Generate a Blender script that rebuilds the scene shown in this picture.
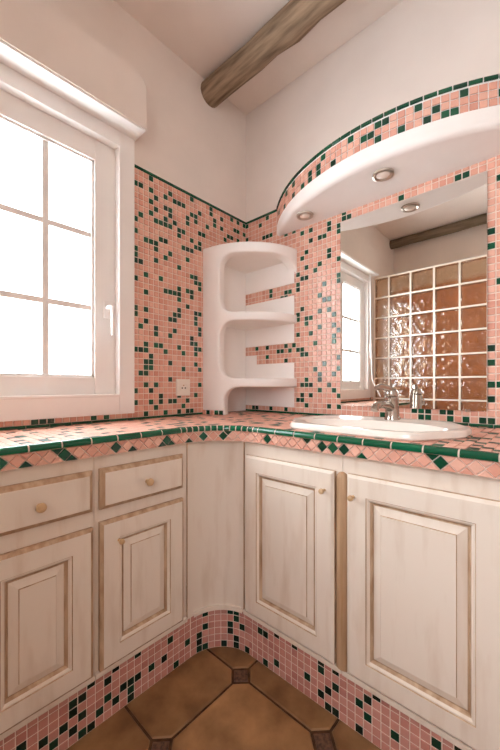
import bpy, bmesh, math, random
from math import sin, cos, pi, radians, sqrt
from mathutils import Vector, Matrix
from mathutils.geometry import delaunay_2d_cdt

for o in list(bpy.data.objects):
    bpy.data.objects.remove(o)
scene = bpy.context.scene
COL = scene.collection
RND = random.Random(7)

# ------------------------------------------------------------------ camera, sky, exposure
CAM = (1.36864, -1.473992, 0.99684)
YAW = 47.7925
FOCAL_PX = 338.84
cam_data = bpy.data.cameras.new('camera')
cam_data.sensor_fit = 'HORIZONTAL'
cam_data.sensor_width = 36.0
cam_data.lens = FOCAL_PX * 36.0 / 500.0
cam_data.shift_y = (385.5 - 375.0) / 500.0
cam_data.clip_start = 0.02
cam = bpy.data.objects.new('camera', cam_data)
COL.objects.link(cam)
cam.location = CAM
cam.rotation_euler = (pi / 2, 0, radians(90 - YAW))
scene.camera = cam

world = bpy.data.worlds.new('world')
scene.world = world
world.use_nodes = True
bg = world.node_tree.nodes['Background']
bg.inputs['Color'].default_value = (0.89, 0.945, 1.0, 1)
bg.inputs['Strength'].default_value = 15.0

scene.view_settings.view_transform = 'Standard'
scene.view_settings.look = 'None'
scene.view_settings.exposure = 0.35
scene.view_settings.gamma = 1.0
scene.view_settings.use_curve_mapping = False
scene.cycles.use_denoising = True
scene.cycles.max_bounces = 16
scene.cycles.diffuse_bounces = 10
scene.cycles.transparent_max_bounces = 16
scene.cycles.sample_clamp_indirect = 8.0


def portal(name, loc, rot, sx, sy):
    l = bpy.data.lights.new(name, 'AREA')
    l.shape = 'RECTANGLE'
    l.size, l.size_y = sx, sy
    l.cycles.is_portal = True
    o = bpy.data.objects.new(name, l)
    o.location, o.rotation_euler = loc, rot
    COL.objects.link(o)


portal('window_portal', (-0.24, -1.26, 1.49), (0, radians(-90), 0), 1.0, 1.0)
portal('rear_fill_portal', (1.65, -2.60, 1.525), (radians(90), 0, 0), 0.5, 0.95)  # guides sky light through the added rear opening


# ------------------------------------------------------------------ materials
def lin(c):
    return tuple((v / 255 / 12.92) if v / 255 <= 0.04045 else ((v / 255 + 0.055) / 1.055) ** 2.4 for v in c) + (1,)


MATS = {}


def base_mat(name, rough=0.5, spec=0.5):
    m = bpy.data.materials.new(name)
    m.use_nodes = True
    nt = m.node_tree
    b = nt.nodes['Principled BSDF']
    b.inputs['Roughness'].default_value = rough
    b.inputs['Specular IOR Level'].default_value = spec
    MATS[name] = m
    return m, nt, b


def noise_color(nt, c1, c2, scale, stretch=(1, 1, 1), detail=4, lo=0.35, hi=0.65, coord='Object'):
    tc = nt.nodes.new('ShaderNodeTexCoord')
    mp = nt.nodes.new('ShaderNodeMapping')
    mp.inputs['Scale'].default_value = stretch
    nt.links.new(tc.outputs[coord], mp.inputs['Vector'])
    n = nt.nodes.new('ShaderNodeTexNoise')
    n.inputs['Scale'].default_value = scale
    n.inputs['Detail'].default_value = detail
    nt.links.new(mp.outputs['Vector'], n.inputs['Vector'])
    r = nt.nodes.new('ShaderNodeValToRGB')
    r.color_ramp.elements[0].position = lo
    r.color_ramp.elements[1].position = hi
    r.color_ramp.elements[0].color = c1
    r.color_ramp.elements[1].color = c2
    nt.links.new(n.outputs['Fac'], r.inputs['Fac'])
    return r.outputs['Color'], n.outputs['Fac']


def bump(nt, b, fac, strength, dist=0.002):
    bp = nt.nodes.new('ShaderNodeBump')
    bp.inputs['Strength'].default_value = strength
    bp.inputs['Distance'].default_value = dist
    nt.links.new(fac, bp.inputs['Height'])
    nt.links.new(bp.outputs['Normal'], b.inputs['Normal'])


def mat_noise(name, c1, c2, scale, rough=0.5, spec=0.5, stretch=(1, 1, 1), bmp=0.0, lo=0.35, hi=0.65, detail=4):
    m, nt, b = base_mat(name, rough, spec)
    col, fac = noise_color(nt, lin(c1), lin(c2), scale, stretch, detail, lo, hi)
    nt.links.new(col, b.inputs['Base Color'])
    if bmp:
        bump(nt, b, fac, bmp)
    return m


def mat_tile(name, cols, rough, use_attr):
    """colour varies from tile to tile (per-face tint, or per object)"""
    m, nt, b = base_mat(name, rough, 0.5)
    r = nt.nodes.new('ShaderNodeValToRGB')
    r.color_ramp.elements[0].color = lin(cols[0])
    r.color_ramp.elements[1].color = lin(cols[-1])
    for i, c in enumerate(cols[1:-1]):
        e = r.color_ramp.elements.new((i + 1) / (len(cols) - 1))
        e.color = lin(c)
    if use_attr:
        a = nt.nodes.new('ShaderNodeAttribute')
        a.attribute_name = 'tint'
        nt.links.new(a.outputs['Fac'], r.inputs['Fac'])
    else:
        a = nt.nodes.new('ShaderNodeObjectInfo')
        nt.links.new(a.outputs['Random'], r.inputs['Fac'])
    nt.links.new(r.outputs['Color'], b.inputs['Base Color'])
    return m


PINKS = [(210, 150, 130), (222, 167, 147), (228, 180, 160), (214, 157, 136)]
SHADED_PINKS = [(186, 126, 116), (198, 140, 128), (204, 150, 138), (190, 132, 120)]  # mosaic pinks darkened: the dimmer light at the plinth is in the colour
SHADED_GREENS = [(5, 30, 24), (8, 44, 34), (14, 58, 42), (6, 36, 28)]  # mosaic greens darkened the same way for the plinth's shade
GREENS = [(8, 52, 36), (13, 70, 47), (20, 86, 58), (9, 58, 40)]
mat_tile('pink_mosaic', PINKS, 0.22, True)
mat_tile('green_mosaic', GREENS, 0.18, True)
mat_tile('pink_top', PINKS, 0.42, True)
mat_tile('green_top', GREENS, 0.42, True)
mat_tile('pink_tile', PINKS, 0.22, False)
mat_tile('green_tile', GREENS, 0.15, False)
mat_tile('rose_tile', SHADED_PINKS, 0.25, False)
mat_tile('shaded_green_tile', SHADED_GREENS, 0.2, False)
mat_tile('green_nosing', [(8, 84, 56), (12, 98, 66), (10, 74, 50)], 0.12, False)
mat_noise('grout', (226, 204, 188), (234, 214, 200), 60, 0.85, 0.2)
mat_noise('plaster', (226, 216, 208), (231, 221, 213), 5, 0.8, 0.25, bmp=0.05)
mat_noise('smooth_plaster', (241, 236, 231), (244, 239, 235), 8, 0.6, 0.3)
mat_noise('white_paint', (240, 238, 236), (243, 241, 239), 6, 0.35, 0.5)
mat_noise('white_wood', (228, 215, 201), (205, 183, 162), 3.0, 0.5, 0.35, stretch=(9, 9, 1.6), bmp=0.05, lo=0.5, hi=0.95, detail=7)
mat_noise('patina_wood', (202, 174, 146), (164, 130, 100), 4.0, 0.55, 0.3, stretch=(12, 12, 3), lo=0.35, hi=0.7)
mat_noise('knob_wood', (206, 172, 132), (186, 150, 110), 30, 0.35, 0.4)
mat_noise('tan_wood', (196, 164, 132), (158, 122, 88), 3.0, 0.55, 0.3, stretch=(20, 20, 1.2), lo=0.3, hi=0.7)
mat_noise('beam_wood', (100, 84, 68), (168, 146, 122), 3.2, 0.8, 0.15, stretch=(1.6, 14, 14), bmp=0.6, lo=0.3, hi=0.7, detail=8)
mat_noise('beam_dark', (98, 86, 70), (134, 118, 98), 3.2, 0.8, 0.15, stretch=(1.6, 14, 14), bmp=0.5, lo=0.3, hi=0.7, detail=8)
mat_noise('ceramic', (238, 228, 217), (240, 231, 221), 4, 0.12, 0.5)
mat_noise('floor_grout', (66, 46, 32), (92, 66, 46), 40, 0.9, 0.1)
mat_noise('insert_stone', (70, 52, 42), (120, 86, 66), 90, 0.5, 0.3, bmp=0.2)
mat_noise('block_joint', (252, 244, 230), (253, 246, 234), 10, 0.6, 0.3)
mat_noise('shower_tile', (224, 160, 104), (206, 140, 86), 7, 0.4, 0.4)
mat_noise('socket_white', (236, 228, 216), (238, 230, 218), 10, 0.3, 0.5)
mat_noise('dark_hole', (30, 26, 24), (36, 30, 28), 10, 0.7, 0.2)


def make_floor_mat():
    m, nt, b = base_mat('terracotta', 0.42, 0.4)
    col, fac = noise_color(nt, lin((112, 78, 48)), lin((168, 126, 84)), 9, (1, 1, 1), 6, 0.3, 0.7)
    a = nt.nodes.new('ShaderNodeObjectInfo')
    hsv = nt.nodes.new('ShaderNodeHueSaturation')
    mr = nt.nodes.new('ShaderNodeMapRange')
    mr.inputs['To Min'].default_value = 0.82
    mr.inputs['To Max'].default_value = 1.15
    nt.links.new(a.outputs['Random'], mr.inputs['Value'])
    nt.links.new(mr.outputs['Result'], hsv.inputs['Value'])
    nt.links.new(col, hsv.inputs['Color'])
    nt.links.new(hsv.outputs['Color'], b.inputs['Base Color'])
    bump(nt, b, fac, 0.15)


make_floor_mat()


def metal(name, c, rough):
    m, nt, b = base_mat(name, rough)
    b.inputs['Base Color'].default_value = lin(c)
    b.inputs['Metallic'].default_value = 1.0


metal('mirror_silver', (238, 238, 234), 0.0)
metal('chrome', (215, 210, 204), 0.12)
metal('tap_metal', (186, 176, 166), 0.2)
metal('steel', (200, 192, 182), 0.3)
metal('brass', (176, 136, 84), 0.35)


def glass_mix(name, tint, gloss, wavy):
    m = bpy.data.materials.new(name)
    m.use_nodes = True
    nt = m.node_tree
    nt.nodes.clear()
    out = nt.nodes.new('ShaderNodeOutputMaterial')
    tr = nt.nodes.new('ShaderNodeBsdfTransparent')
    tr.inputs['Color'].default_value = tint
    gl = nt.nodes.new('ShaderNodeBsdfGlossy')
    gl.inputs['Roughness'].default_value = 0.03
    mix = nt.nodes.new('ShaderNodeMixShader')
    lw = nt.nodes.new('ShaderNodeLayerWeight')
    lw.inputs['Blend'].default_value = 0.5
    pw = nt.nodes.new('ShaderNodeMath'); pw.operation = 'POWER'; pw.inputs[1].default_value = 5.0
    sc = nt.nodes.new('ShaderNodeMath'); sc.operation = 'MULTIPLY_ADD'; sc.inputs[1].default_value = 0.6; sc.inputs[2].default_value = 0.04
    nt.links.new(lw.outputs['Facing'], pw.inputs[0])
    nt.links.new(pw.outputs[0], sc.inputs[0])
    last = tr
    if wavy:
        tc = nt.nodes.new('ShaderNodeTexCoord')
        n = nt.nodes.new('ShaderNodeTexNoise')
        n.inputs['Scale'].default_value = 16
        n.inputs['Detail'].default_value = 1.5
        nt.links.new(tc.outputs['Object'], n.inputs['Vector'])
        bp = nt.nodes.new('ShaderNodeBump')
        bp.inputs['Strength'].default_value = 1.0
        bp.inputs['Distance'].default_value = 0.02
        nt.links.new(n.outputs['Fac'], bp.inputs['Height'])
        nt.links.new(bp.outputs['Normal'], gl.inputs['Normal'])
        nt.links.new(bp.outputs['Normal'], lw.inputs['Normal'])
        rf = nt.nodes.new('ShaderNodeBsdfRefraction')
        rf.inputs['IOR'].default_value = 1.12
        rf.inputs['Roughness'].default_value = 0.05
        rf.inputs['Color'].default_value = tint
        nt.links.new(bp.outputs['Normal'], rf.inputs['Normal'])
        mx = nt.nodes.new('ShaderNodeMixShader')
        mx.inputs['Fac'].default_value = 0.4
        nt.links.new(tr.outputs[0], mx.inputs[1])
        nt.links.new(rf.outputs[0], mx.inputs[2])
        last = mx
    mul = nt.nodes.new('ShaderNodeMath')
    mul.operation = 'MULTIPLY'
    mul.use_clamp = True
    mul.inputs[1].default_value = gloss
    nt.links.new(sc.outputs[0], mul.inputs[0])
    nt.links.new(mul.outputs[0], mix.inputs['Fac'])
    nt.links.new(last.outputs[0], mix.inputs[1])
    nt.links.new(gl.outputs[0], mix.inputs[2])
    nt.links.new(mix.outputs[0], out.inputs['Surface'])
    MATS[name] = m


glass_mix('window_glass', (0.96, 0.97, 0.97, 1), 1.0, False)
glass_mix('block_glass', (0.96, 0.85, 0.71, 1), 3.6, True)


# ------------------------------------------------------------------ mesh helpers
class MB:
    def __init__(self):
        self.v, self.f, self.mi, self.t = [], [], [], []

    def add(self, verts, faces, mi=0, tint=0.5):
        b = len(self.v)
        self.v.extend([tuple(p) for p in verts])
        for f in faces:
            self.f.append([b + i for i in f])
            self.mi.append(mi)
            self.t.append(tint)
        return self

    def box(self, x0, x1, y0, y1, z0, z1, mi=0):
        x0, x1 = sorted((x0, x1)); y0, y1 = sorted((y0, y1)); z0, z1 = sorted((z0, z1))
        v = [(x0, y0, z0), (x1, y0, z0), (x1, y1, z0), (x0, y1, z0), (x0, y0, z1), (x1, y0, z1), (x1, y1, z1), (x0, y1, z1)]
        f = [(3, 2, 1, 0), (4, 5, 6, 7), (0, 1, 5, 4), (1, 2, 6, 5), (2, 3, 7, 6), (3, 0, 4, 7)]
        return self.add(v, f, mi)

    def tile(self, o, U, V, N, w, h, t, bev, mi=0, tint=0.5):
        """a tile centred at o, spanning w along U and h along V, standing t proud along N"""
        o, U, V, N = Vector(o), Vector(U), Vector(V), Vector(N)
        r = lambda a, b, n: [o + U * sx * a + V * sy * b + N * n for sx, sy in ((-1, -1), (1, -1), (1, 1), (-1, 1))]
        v = r(w / 2, h / 2, 0) + r(w / 2, h / 2, t - bev) + r(w / 2 - bev, h / 2 - bev, t)
        f = [(8, 9, 10, 11)]
        for i in range(4):
            j = (i + 1) % 4
            f += [(i, j, 4 + j, 4 + i), (4 + i, 4 + j, 8 + j, 8 + i)]
        return self.add(v, f, mi, tint)

    def prism(self, pts, N, t, bev, mi=0, tint=0.5):
        """flat polygon piece (world points), raised along N"""
        N = Vector(N)
        pts = [Vector(p) for p in pts]
        c = sum(pts, Vector()) / len(pts)
        n = len(pts)
        v = list(pts) + [p + N * (t - bev) for p in pts] + [p + (c - p).normalized() * bev * 1.3 + N * t for p in pts]
        f = [tuple(range(2 * n, 3 * n))]
        for i in range(n):
            j = (i + 1) % n
            f += [(i, j, n + j, n + i), (n + i, n + j, 2 * n + j, 2 * n + i)]
        return self.add(v, f, mi, tint)

    def lathe(self, prof, c, axis=(0, 0, 1), n=24, mi=0):
        """profile of (radius, height) turned about axis through c; ends closed"""
        ax = Vector(axis).normalized()
        u = ax.orthogonal().normalized()
        w = ax.cross(u)
        c = Vector(c)
        v, f = [], []
        for r, h in prof:
            for i in range(n):
                a = 2 * pi * i / n
                v.append(c + ax * h + (u * cos(a) + w * sin(a)) * r)
        for k in range(len(prof) - 1):
            for i in range(n):
                j = (i + 1) % n
                f.append((k * n + i, k * n + j, (k + 1) * n + j, (k + 1) * n + i))
        f.append(tuple(reversed(range(n))))
        f.append(tuple(range((len(prof) - 1) * n, len(prof) * n)))
        return self.add(v, f, mi)

    def tube(self, path, rads, n=14, mi=0):
        path = [Vector(p) for p in path]
        if not hasattr(rads, '__len__'):
            rads = [rads] * len(path)
        v, f = [], []
        up = None
        for k, p in enumerate(path):
            d = (path[min(k + 1, len(path) - 1)] - path[max(k - 1, 0)]).normalized()
            if up is None:
                up = d.orthogonal().normalized()
            up = (up - d * up.dot(d)).normalized()
            s = d.cross(up)
            for i in range(n):
                a = 2 * pi * i / n
                v.append(p + (up * cos(a) + s * sin(a)) * rads[k])
        for k in range(len(path) - 1):
            for i in range(n):
                j = (i + 1) % n
                f.append((k * n + i, k * n + j, (k + 1) * n + j, (k + 1) * n + i))
        f.append(tuple(reversed(range(n))))
        f.append(tuple(range((len(path) - 1) * n, len(path) * n)))
        return self.add(v, f, mi)

    def mesh(self, name, mats, smooth=False, bevel=0, fix=True):
        me = bpy.data.meshes.new(name)
        me.from_pydata(self.v, [], self.f)
        for m in ([mats] if isinstance(mats, str) else mats):
            me.materials.append(MATS[m])
        me.polygons.foreach_set('material_index', self.mi)
        at = me.attributes.new('tint', 'FLOAT', 'FACE')
        at.data.foreach_set('value', self.t)
        if bevel or fix:
            bm = bmesh.new()
            bm.from_mesh(me)
            if bevel:
                es = [e for e in bm.edges if len(e.link_faces) == 2 and e.calc_face_angle(0) > 0.6]
                bmesh.ops.bevel(bm, geom=es, offset=bevel, segments=2, profile=0.6, affect='EDGES', clamp_overlap=True)
            if fix:
                bmesh.ops.recalc_face_normals(bm, faces=bm.faces)
            bm.to_mesh(me)
            bm.free()
        if smooth:
            me.polygons.foreach_set('use_smooth', [True] * len(me.polygons))
            try:
                me.set_sharp_from_angle(angle=radians(40))
            except Exception:
                pass
        me.update()
        return me

    def build(self, name, mats, parent=None, smooth=False, bevel=0, fix=True):
        return link(name, self.mesh(name, mats, smooth, bevel, fix), parent)


def link(name, me, parent=None):
    o = bpy.data.objects.new(name, me)
    COL.objects.link(o)
    if parent is not None:
        set_parent(o, parent)
    return o


def set_parent(o, parent):
    o.parent = parent
    loc = Vector()
    q = parent
    while q is not None:
        loc += q.location
        q = q.parent
    o.matrix_parent_inverse = Matrix.Translation(-loc) if parent.parent is None else Matrix.Identity(4)


def tag(o, label=None, cat=None, group=None, kind=None):
    if label: o['label'] = label
    if cat: o['category'] = cat
    if group: o['group'] = group
    if kind: o['kind'] = kind
    return o


def thing(name, loc, label, cat, group=None, kind=None):
    o = bpy.data.objects.new(name, None)
    o.empty_display_size = 0.05
    COL.objects.link(o)
    o.location = loc
    return tag(o, label, cat, group, kind)


def piece(name, me, mtx, parent):
    """one tile or block as an object of its own, sharing its mesh"""
    o = bpy.data.objects.new(name, me)
    COL.objects.link(o)
    o.parent = parent
    o.matrix_basis = Matrix.Translation(-parent.location) @ mtx
    return o


def frame(o, U, V, N):
    m = Matrix.Identity(4)
    for i, c in enumerate((Vector(U), Vector(V), Vector(N), Vector(o))):
        for r in range(3):
            m[r][i] = c[r]
    return m


def unit_tile(name, w, h, t, bev, mat):
    return MB().tile((0, 0, 0), (1, 0, 0), (0, 1, 0), (0, 0, 1), w, h, t, bev).mesh(name, mat)


# ------------------------------------------------------------------ dimensions
CEIL, TT, CT = 2.60, 1.9626, 0.848           # ceiling, top of the wall mosaic, worktop
XR, YF = 2.60, -2.47                          # far sides of the room
PY, PZ = 0.0257, 0.026                        # mosaic pitch
ROW0 = 0.870                                  # centre of the lowest mosaic row
WY0, WY1, WZ0, WZ1 = -1.796, -0.723, 0.877, 2.066   # window frame outline on the wall
AF, BF = 0.4015, 0.5747                       # worktop front edges (x on the window run, -y on the basin run)
MX0, MX1, MZ0, MZ1 = 0.614, 1.184, 0.903, 1.763

# ------------------------------------------------------------------ room shell
floor = MB().box(-0.25, XR + 0.2, YF - 0.2, 0.25, -0.12, -0.004).build('floor', 'floor_grout')
tag(floor, 'brown terracotta floor of clipped square tiles with small dark corner insets', None, kind='structure')
ceil = MB().box(-0.25, XR + 0.2, YF - 0.2, 0.25, CEIL, CEIL + 0.12).build('ceiling', 'plaster')
tag(ceil, 'pale plaster ceiling with round wooden beams', None, kind='structure')

oy0, oy1, oz0, oz1 = WY0 + 0.02, WY1 - 0.02, WZ0 + 0.02, WZ1 - 0.0
wl = MB()
wl.box(-0.25, 0, YF - 0.2, oy0, 0, CEIL)
wl.box(-0.25, 0, oy1, 0.25, 0, CEIL)
wl.box(-0.25, 0, oy0, oy1, 0, oz0)
wl.box(-0.25, 0, oy0, oy1, oz1, CEIL)
wall_left = tag(wl.build('wall_left', 'plaster'), 'plaster wall with the white window and pink and green mosaic', None, kind='structure')
wall_back = MB().box(0, XR + 0.2, 0, 0.25, 0, CEIL).build('wall_back', 'plaster')
tag(wall_back, 'mosaic wall that carries the mirror, plain plaster above', None, kind='structure')
wall_right = MB().box(XR, XR + 0.2, YF - 0.2, 0, 0, CEIL).build('wall_right', 'plaster')
tag(wall_right, 'plain plaster side wall', None, kind='structure')
wf = MB()  # opening in this wall is added, out of view, to bring in extra daylight
wf.box(0, 1.28, YF - 0.2, YF, 0, CEIL)
wf.box(1.28, 1.40, YF - 0.2, YF, 0, CEIL)
wf.box(1.90, XR, YF - 0.2, YF, 0, CEIL)
wf.box(1.40, 1.90, YF - 0.2, YF, 2.0, CEIL)
wf.box(1.40, 1.90, YF - 0.2, YF, 0, 1.05)
wall_front = tag(wf.build('wall_front', 'plaster'), 'plaster wall behind the shower with an open window', None, kind='structure')
MB().box(0, 1.20, YF, YF + 0.012, 0, 2.05).build('shower_tiling', 'shower_tile', wall_front)

# ------------------------------------------------------------------ wall mosaics
GREEN_LEFT = {2: [37,39,41], 3: [39], 4: [37,41], 5: [37], 6: [36], 7: [38,40], 9: [38,39], 10: [40,41], 11: [37], 12: [35], 13: [5,8,12,15,16,19,24,25,32,33,35,39], 14: [3,9,11,12,13,17,18,19,25,26,32,37,38], 15: [0,13,14,22,23,26,31,33,38,41], 16: [0,2,20,23,29,31,36,37], 17: [1,8,11,31,34,39], 18: [0,3,12,18,19,21,22,23,27,33,34,39], 19: [2,15,17,18,22,35,39], 20: [2,6,9,14,17,22,29,34,36,37,40], 21: [0,11,22,28,31,34,35,37,39], 22: [2,3,12,24,31,34], 23: [1,5,12,14,15,27,29,30,34,36,38], 24: [2,4,8,9,10,30,35,37,39,41], 25: [0,5,7,8,9,11,12,16,18,21,24,30], 26: [7,11,15,26,34,39], 27: [2,4,11,17,18,23,26,27,28,31,33,39]}
GREEN_UNDER_WINDOW = (42, 41, 40, 34, 32)
GREEN_BACK = {0: [38,41], 2: [0], 3: [0,13], 4: [40], 5: [37], 6: [11,13,37,41], 7: [0,24,25,37], 9: [12], 10: [12,23], 11: [0,10,13,23,24,36], 12: [12,24], 13: [13,36], 14: [2,12,15,18,19,24,25,27], 15: [2,3,5,11,12,20,26,30,35], 16: [1,5,6,11,17,18,26,28,31], 17: [3,5,15,18,33,35], 18: [8,13,27], 19: [4,6,7,16,19,22,28,33], 20: [9,21,24,33], 21: [1,5,19,21,29,30,34,35], 22: [4,7,13,14,16,18], 23: [1,3,8,10,15,24,25,28,33,34], 24: [35,36], 25: [35], 31: [0], 34: [35], 36: [1], 37: [0,1], 38: [0,1], 40: [1], 41: [0,1], 42: [35], 43: [0,35], 44: [34], 45: [0], 46: [0,3,5,8,10,24,26], 47: [5,19,33]}


def is_green(table, k, j, lo, hi):
    if lo <= k <= hi:
        return j in table.get(k, ())
    return RND.random() < 0.13


pk, gn, st, bed = MB(), MB(), MB(), MB()
ux, uy, uz = Vector((1, 0, 0)), Vector((0, 1, 0)), Vector((0, 0, 1))
# window wall: next to the corner, under the window, and past the window
bed.box(-0.003, 0.0015, WY1, 0, CT - 0.06, TT)
bed.box(-0.003, 0.0015, -1.9, WY1, CT - 0.06, WZ0)
for k in range(73):
    y = -(0.01918 + PY * k)
    edge = y < WY1 + 0.002
    for j in range(42):
        z = ROW0 + PZ * j
        if edge and j > 0:
            continue
        if k <= 27 and edge:
            continue
        g = (k in GREEN_UNDER_WINDOW) if edge else is_green(GREEN_LEFT, k, j, 2, 27)
        if edge and k > 46:
            g = RND.random() < 0.13
        (gn if g else pk).tile((0.001, y, z), uy, uz, ux, PY - 0.0042, PZ - 0.0042, 0.0036, 0.0014, 0, RND.random())
k = 0
while k * 0.075 < 1.85:
    y = -0.0385 - 0.075 * k
    st.tile((0.001, y, CT + 0.0045), uy, uz, ux, 0.073, 0.010, 0.006, 0.002, 0, RND.random())
    if y > WY1 - 0.01:
        st.tile((0.001, y, TT - 0.007), uy, uz, ux, 0.073, 0.0125, 0.006, 0.002, 0, RND.random())
    k += 1
for nm, b, m in (('grout_bed', bed, 'grout'), ('pink_mosaic_tiles', pk, 'pink_mosaic'), ('green_mosaic_tiles', gn, 'green_mosaic'), ('green_edge_tiles', st, 'green_mosaic')):
    o = b.build(nm, m, wall_left)
    if nm != 'grout_bed': o['kind'] = 'stuff'

pk, gn, st, bed = MB(), MB(), MB(), MB()
bed.box(0, XR, -0.0015, 0.003, CT - 0.06, TT)
for k in range(81):
    x = 0.0102 + 0.02575 * k
    for j in range(42):
        z = ROW0 + PZ * j
        if MX0 + 0.03 < x < MX1 - 0.03 and MZ0 + 0.03 < z < MZ1 - 0.03:
            continue
        lo, hi = (0, 25) if z < MZ1 else (0, 30)
        g = is_green(GREEN_BACK, k, j, 0, 47)
        (gn if g else pk).tile((x, -0.001, z), ux, uz, -uy, 0.02575 - 0.0042, PZ - 0.0042, 0.0036, 0.0014, 0, RND.random())
for k in range(28):
    x = 0.0385 + 0.075 * k
    st.tile((x, -0.001, CT + 0.0045), ux, uz, -uy, 0.073, 0.010, 0.006, 0.002, 0, RND.random())
    st.tile((x, -0.001, TT - 0.007), ux, uz, -uy, 0.073, 0.0125, 0.006, 0.002, 0, RND.random())
for nm, b, m in (('grout_bed', bed, 'grout'), ('pink_mosaic_tiles', pk, 'pink_mosaic'), ('green_mosaic_tiles', gn, 'green_mosaic'), ('green_edge_tiles', st, 'green_mosaic')):
    o = b.build(nm, m, wall_back)
    if nm != 'grout_bed': o['kind'] = 'stuff'

# ------------------------------------------------------------------ floor tiles
P, CUT = 0.3215, 0.037
oc = []
h = P / 2 - 0.004
for sx, sy in ((1, 1), (-1, 1), (-1, -1), (1, -1)):
    a, b = (sx * h, sy * (h - CUT)), (sx * (h - CUT), sy * h)
    oc += [a, b] if sx * sy > 0 else [b, a]
oct_me = MB().prism([(x, y, -0.008) for x, y in oc], uz, 0.008, 0.003).mesh('floor_tile', 'terracotta')
d = CUT - 0.004
ins_me = MB().prism([(d, 0, -0.008), (0, d, -0.008), (-d, 0, -0.008), (0, -d, -0.008)], uz, 0.0065, 0.002).mesh('inset_tile', 'insert_stone')
for i in range(-1, 5):
    for j in range(-6, 1):
        ix, iy = 0.561 + P * i, -0.631 + P * j
        if 0.3 < ix < XR and YF < iy < -0.5:
            piece('inset_tile', ins_me, Matrix.Translation((ix, iy, 0)), floor)
        cx, cy = ix + P / 2, iy + P / 2
        if 0.3 < cx < XR and YF < cy < -0.4:
            piece('floor_tile', oct_me, Matrix.Translation((cx, cy, 0)) @ Matrix.Rotation(RND.choice((0, pi / 2, pi)), 4, 'Z'), floor)

# ------------------------------------------------------------------ ceiling beams
def beam(y, r, m, label):
    b = MB()
    path, rads = [], []
    rr = random.Random(int(-y * 100))
    for k in range(25):
        x = -0.02 + (XR + 0.04) * k / 24
        path.append((x, y + rr.uniform(-.004, .004), CEIL - r + 0.006 + rr.uniform(-.004, .003)))
        rads.append(r * rr.uniform(0.94, 1.05))
    b.tube(path, rads, 18)
    o = b.build('ceiling_beam', m, None, smooth=True)
    return tag(o, label, 'beam', None)


beam(-0.282, 0.061, 'beam_wood', 'round weathered wooden beam under the ceiling near the mirror wall')
beam(-2.385, 0.046, 'beam_dark', 'dark wooden beam above the glass block partition, seen in the mirror')

# ------------------------------------------------------------------ window
win = thing('window_1', (0, -1.26, WZ0), 'white two-casement window with six panes in each sash', None, kind='structure')
fr = MB()
for (y0, y1, z0, z1) in ((WY0, WY0 + 0.068, WZ0, WZ1), (WY1 - 0.068, WY1, WZ0, WZ1), (WY0 + 0.068, WY1 - 0.068, WZ0, WZ0 + 0.08), (WY0 + 0.068, WY1 - 0.068, WZ1 - 0.068, WZ1)):
    fr.box(-0.064, 0.014, y0, y1, z0, z1)
fr.build('frame', 'white_paint', win, bevel=0.003)
lip = MB()
a0, a1, c0, c1 = WY0 + 0.068, WY1 - 0.068, WZ0 + 0.08, WZ1 - 0.068
for (y0, y1, z0, z1) in ((a0 - .006, a0 + .004, c0, c1), (a1 - .004, a1 + .006, c0, c1), (a0, a1, c0 - .006, c0 + .004), (a0, a1, c1 - .004, c1 + .006)):
    lip.box(-0.02, 0.021, y0, y1, z0, z1)
lip.build('frame_bead', 'white_paint', win, bevel=0.002)
rv = MB()   # outer reveal lining
rv.box(-0.25, -0.064, oy0 - .001, oy0 + 0.012, oz0, oz1)
rv.box(-0.25, -0.064, oy1 - 0.012, oy1 + .001, oz0, oz1)
rv.box(-0.27, -0.064, oy0, oy1, oz0 - .001, oz0 + 0.012)
rv.build('reveal', 'white_paint', win)


def sash(gy0, gy1, handle):
    s = MB()
    y0, y1 = (gy0 - 0.031, gy1 + 0.086) if gy1 > -1.2 else (gy0 - 0.086, gy1 + 0.031)
    z0, z1, g0, g1 = 0.958, 1.997, 1.03, 1.912
    x0, x1 = -0.062, -0.020
    s.box(x0, x1, y0, gy0, z0, z1); s.box(x0, x1, gy1, y1, z0, z1)
    s.box(x0, x1, gy0, gy1, z0, g0); s.box(x0, x1, gy0, gy1, g1, z1)
    so = s.build('sash', 'white_paint', win, bevel=0.003)
    bd = MB()
    for (p0, p1, q0, q1) in ((gy0, gy0 + .010, g0, g1), (gy1 - .010, gy1, g0, g1), (gy0, gy1, g0, g0 + .010), (gy0, gy1, g1 - .010, g1)):
        bd.box(-0.050, -0.028, p0, p1, q0, q1)
    bd.build('glazing_bead', 'white_paint', so, bevel=0.002)
    ym = (gy0 + gy1) / 2
    zs = [g0, 1.312, 1.607, g1]
    MB().box(-0.050, -0.034, ym - .011, ym + .011, g0, g1).build('muntin', 'white_paint', so, bevel=0.002)
    for z in zs[1:3]:
        MB().box(-0.049, -0.035, gy0, gy1, z - .011, z + .011).build('muntin', 'white_paint', so, bevel=0.002)
    for p0, p1 in ((gy0, ym), (ym, gy1)):
        for q0, q1 in zip(zs, zs[1:]):
            MB().box(-0.044, -0.040, p0 + .006, p1 - .006, q0 + .006, q1 - .006).build('pane', 'window_glass', so)
    if handle:
        h = MB()
        hy = -0.832
        h.box(-0.021, -0.011, hy - .012, hy + .012, 1.275, 1.345)
        h.tube([(-0.014, hy, 1.318), (0.020, hy, 1.318), (0.030, hy + .002, 1.312), (0.033, hy + .004, 1.29), (0.033, hy + .004, 1.20)], [.009, .009, .010, .0095, .008], 12)
        tag(h.build('handle', 'white_paint', so, bevel=0.002), 'white lever handle')


sash(-1.227, -0.879, True)
sash(-1.640, -1.292, False)

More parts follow.
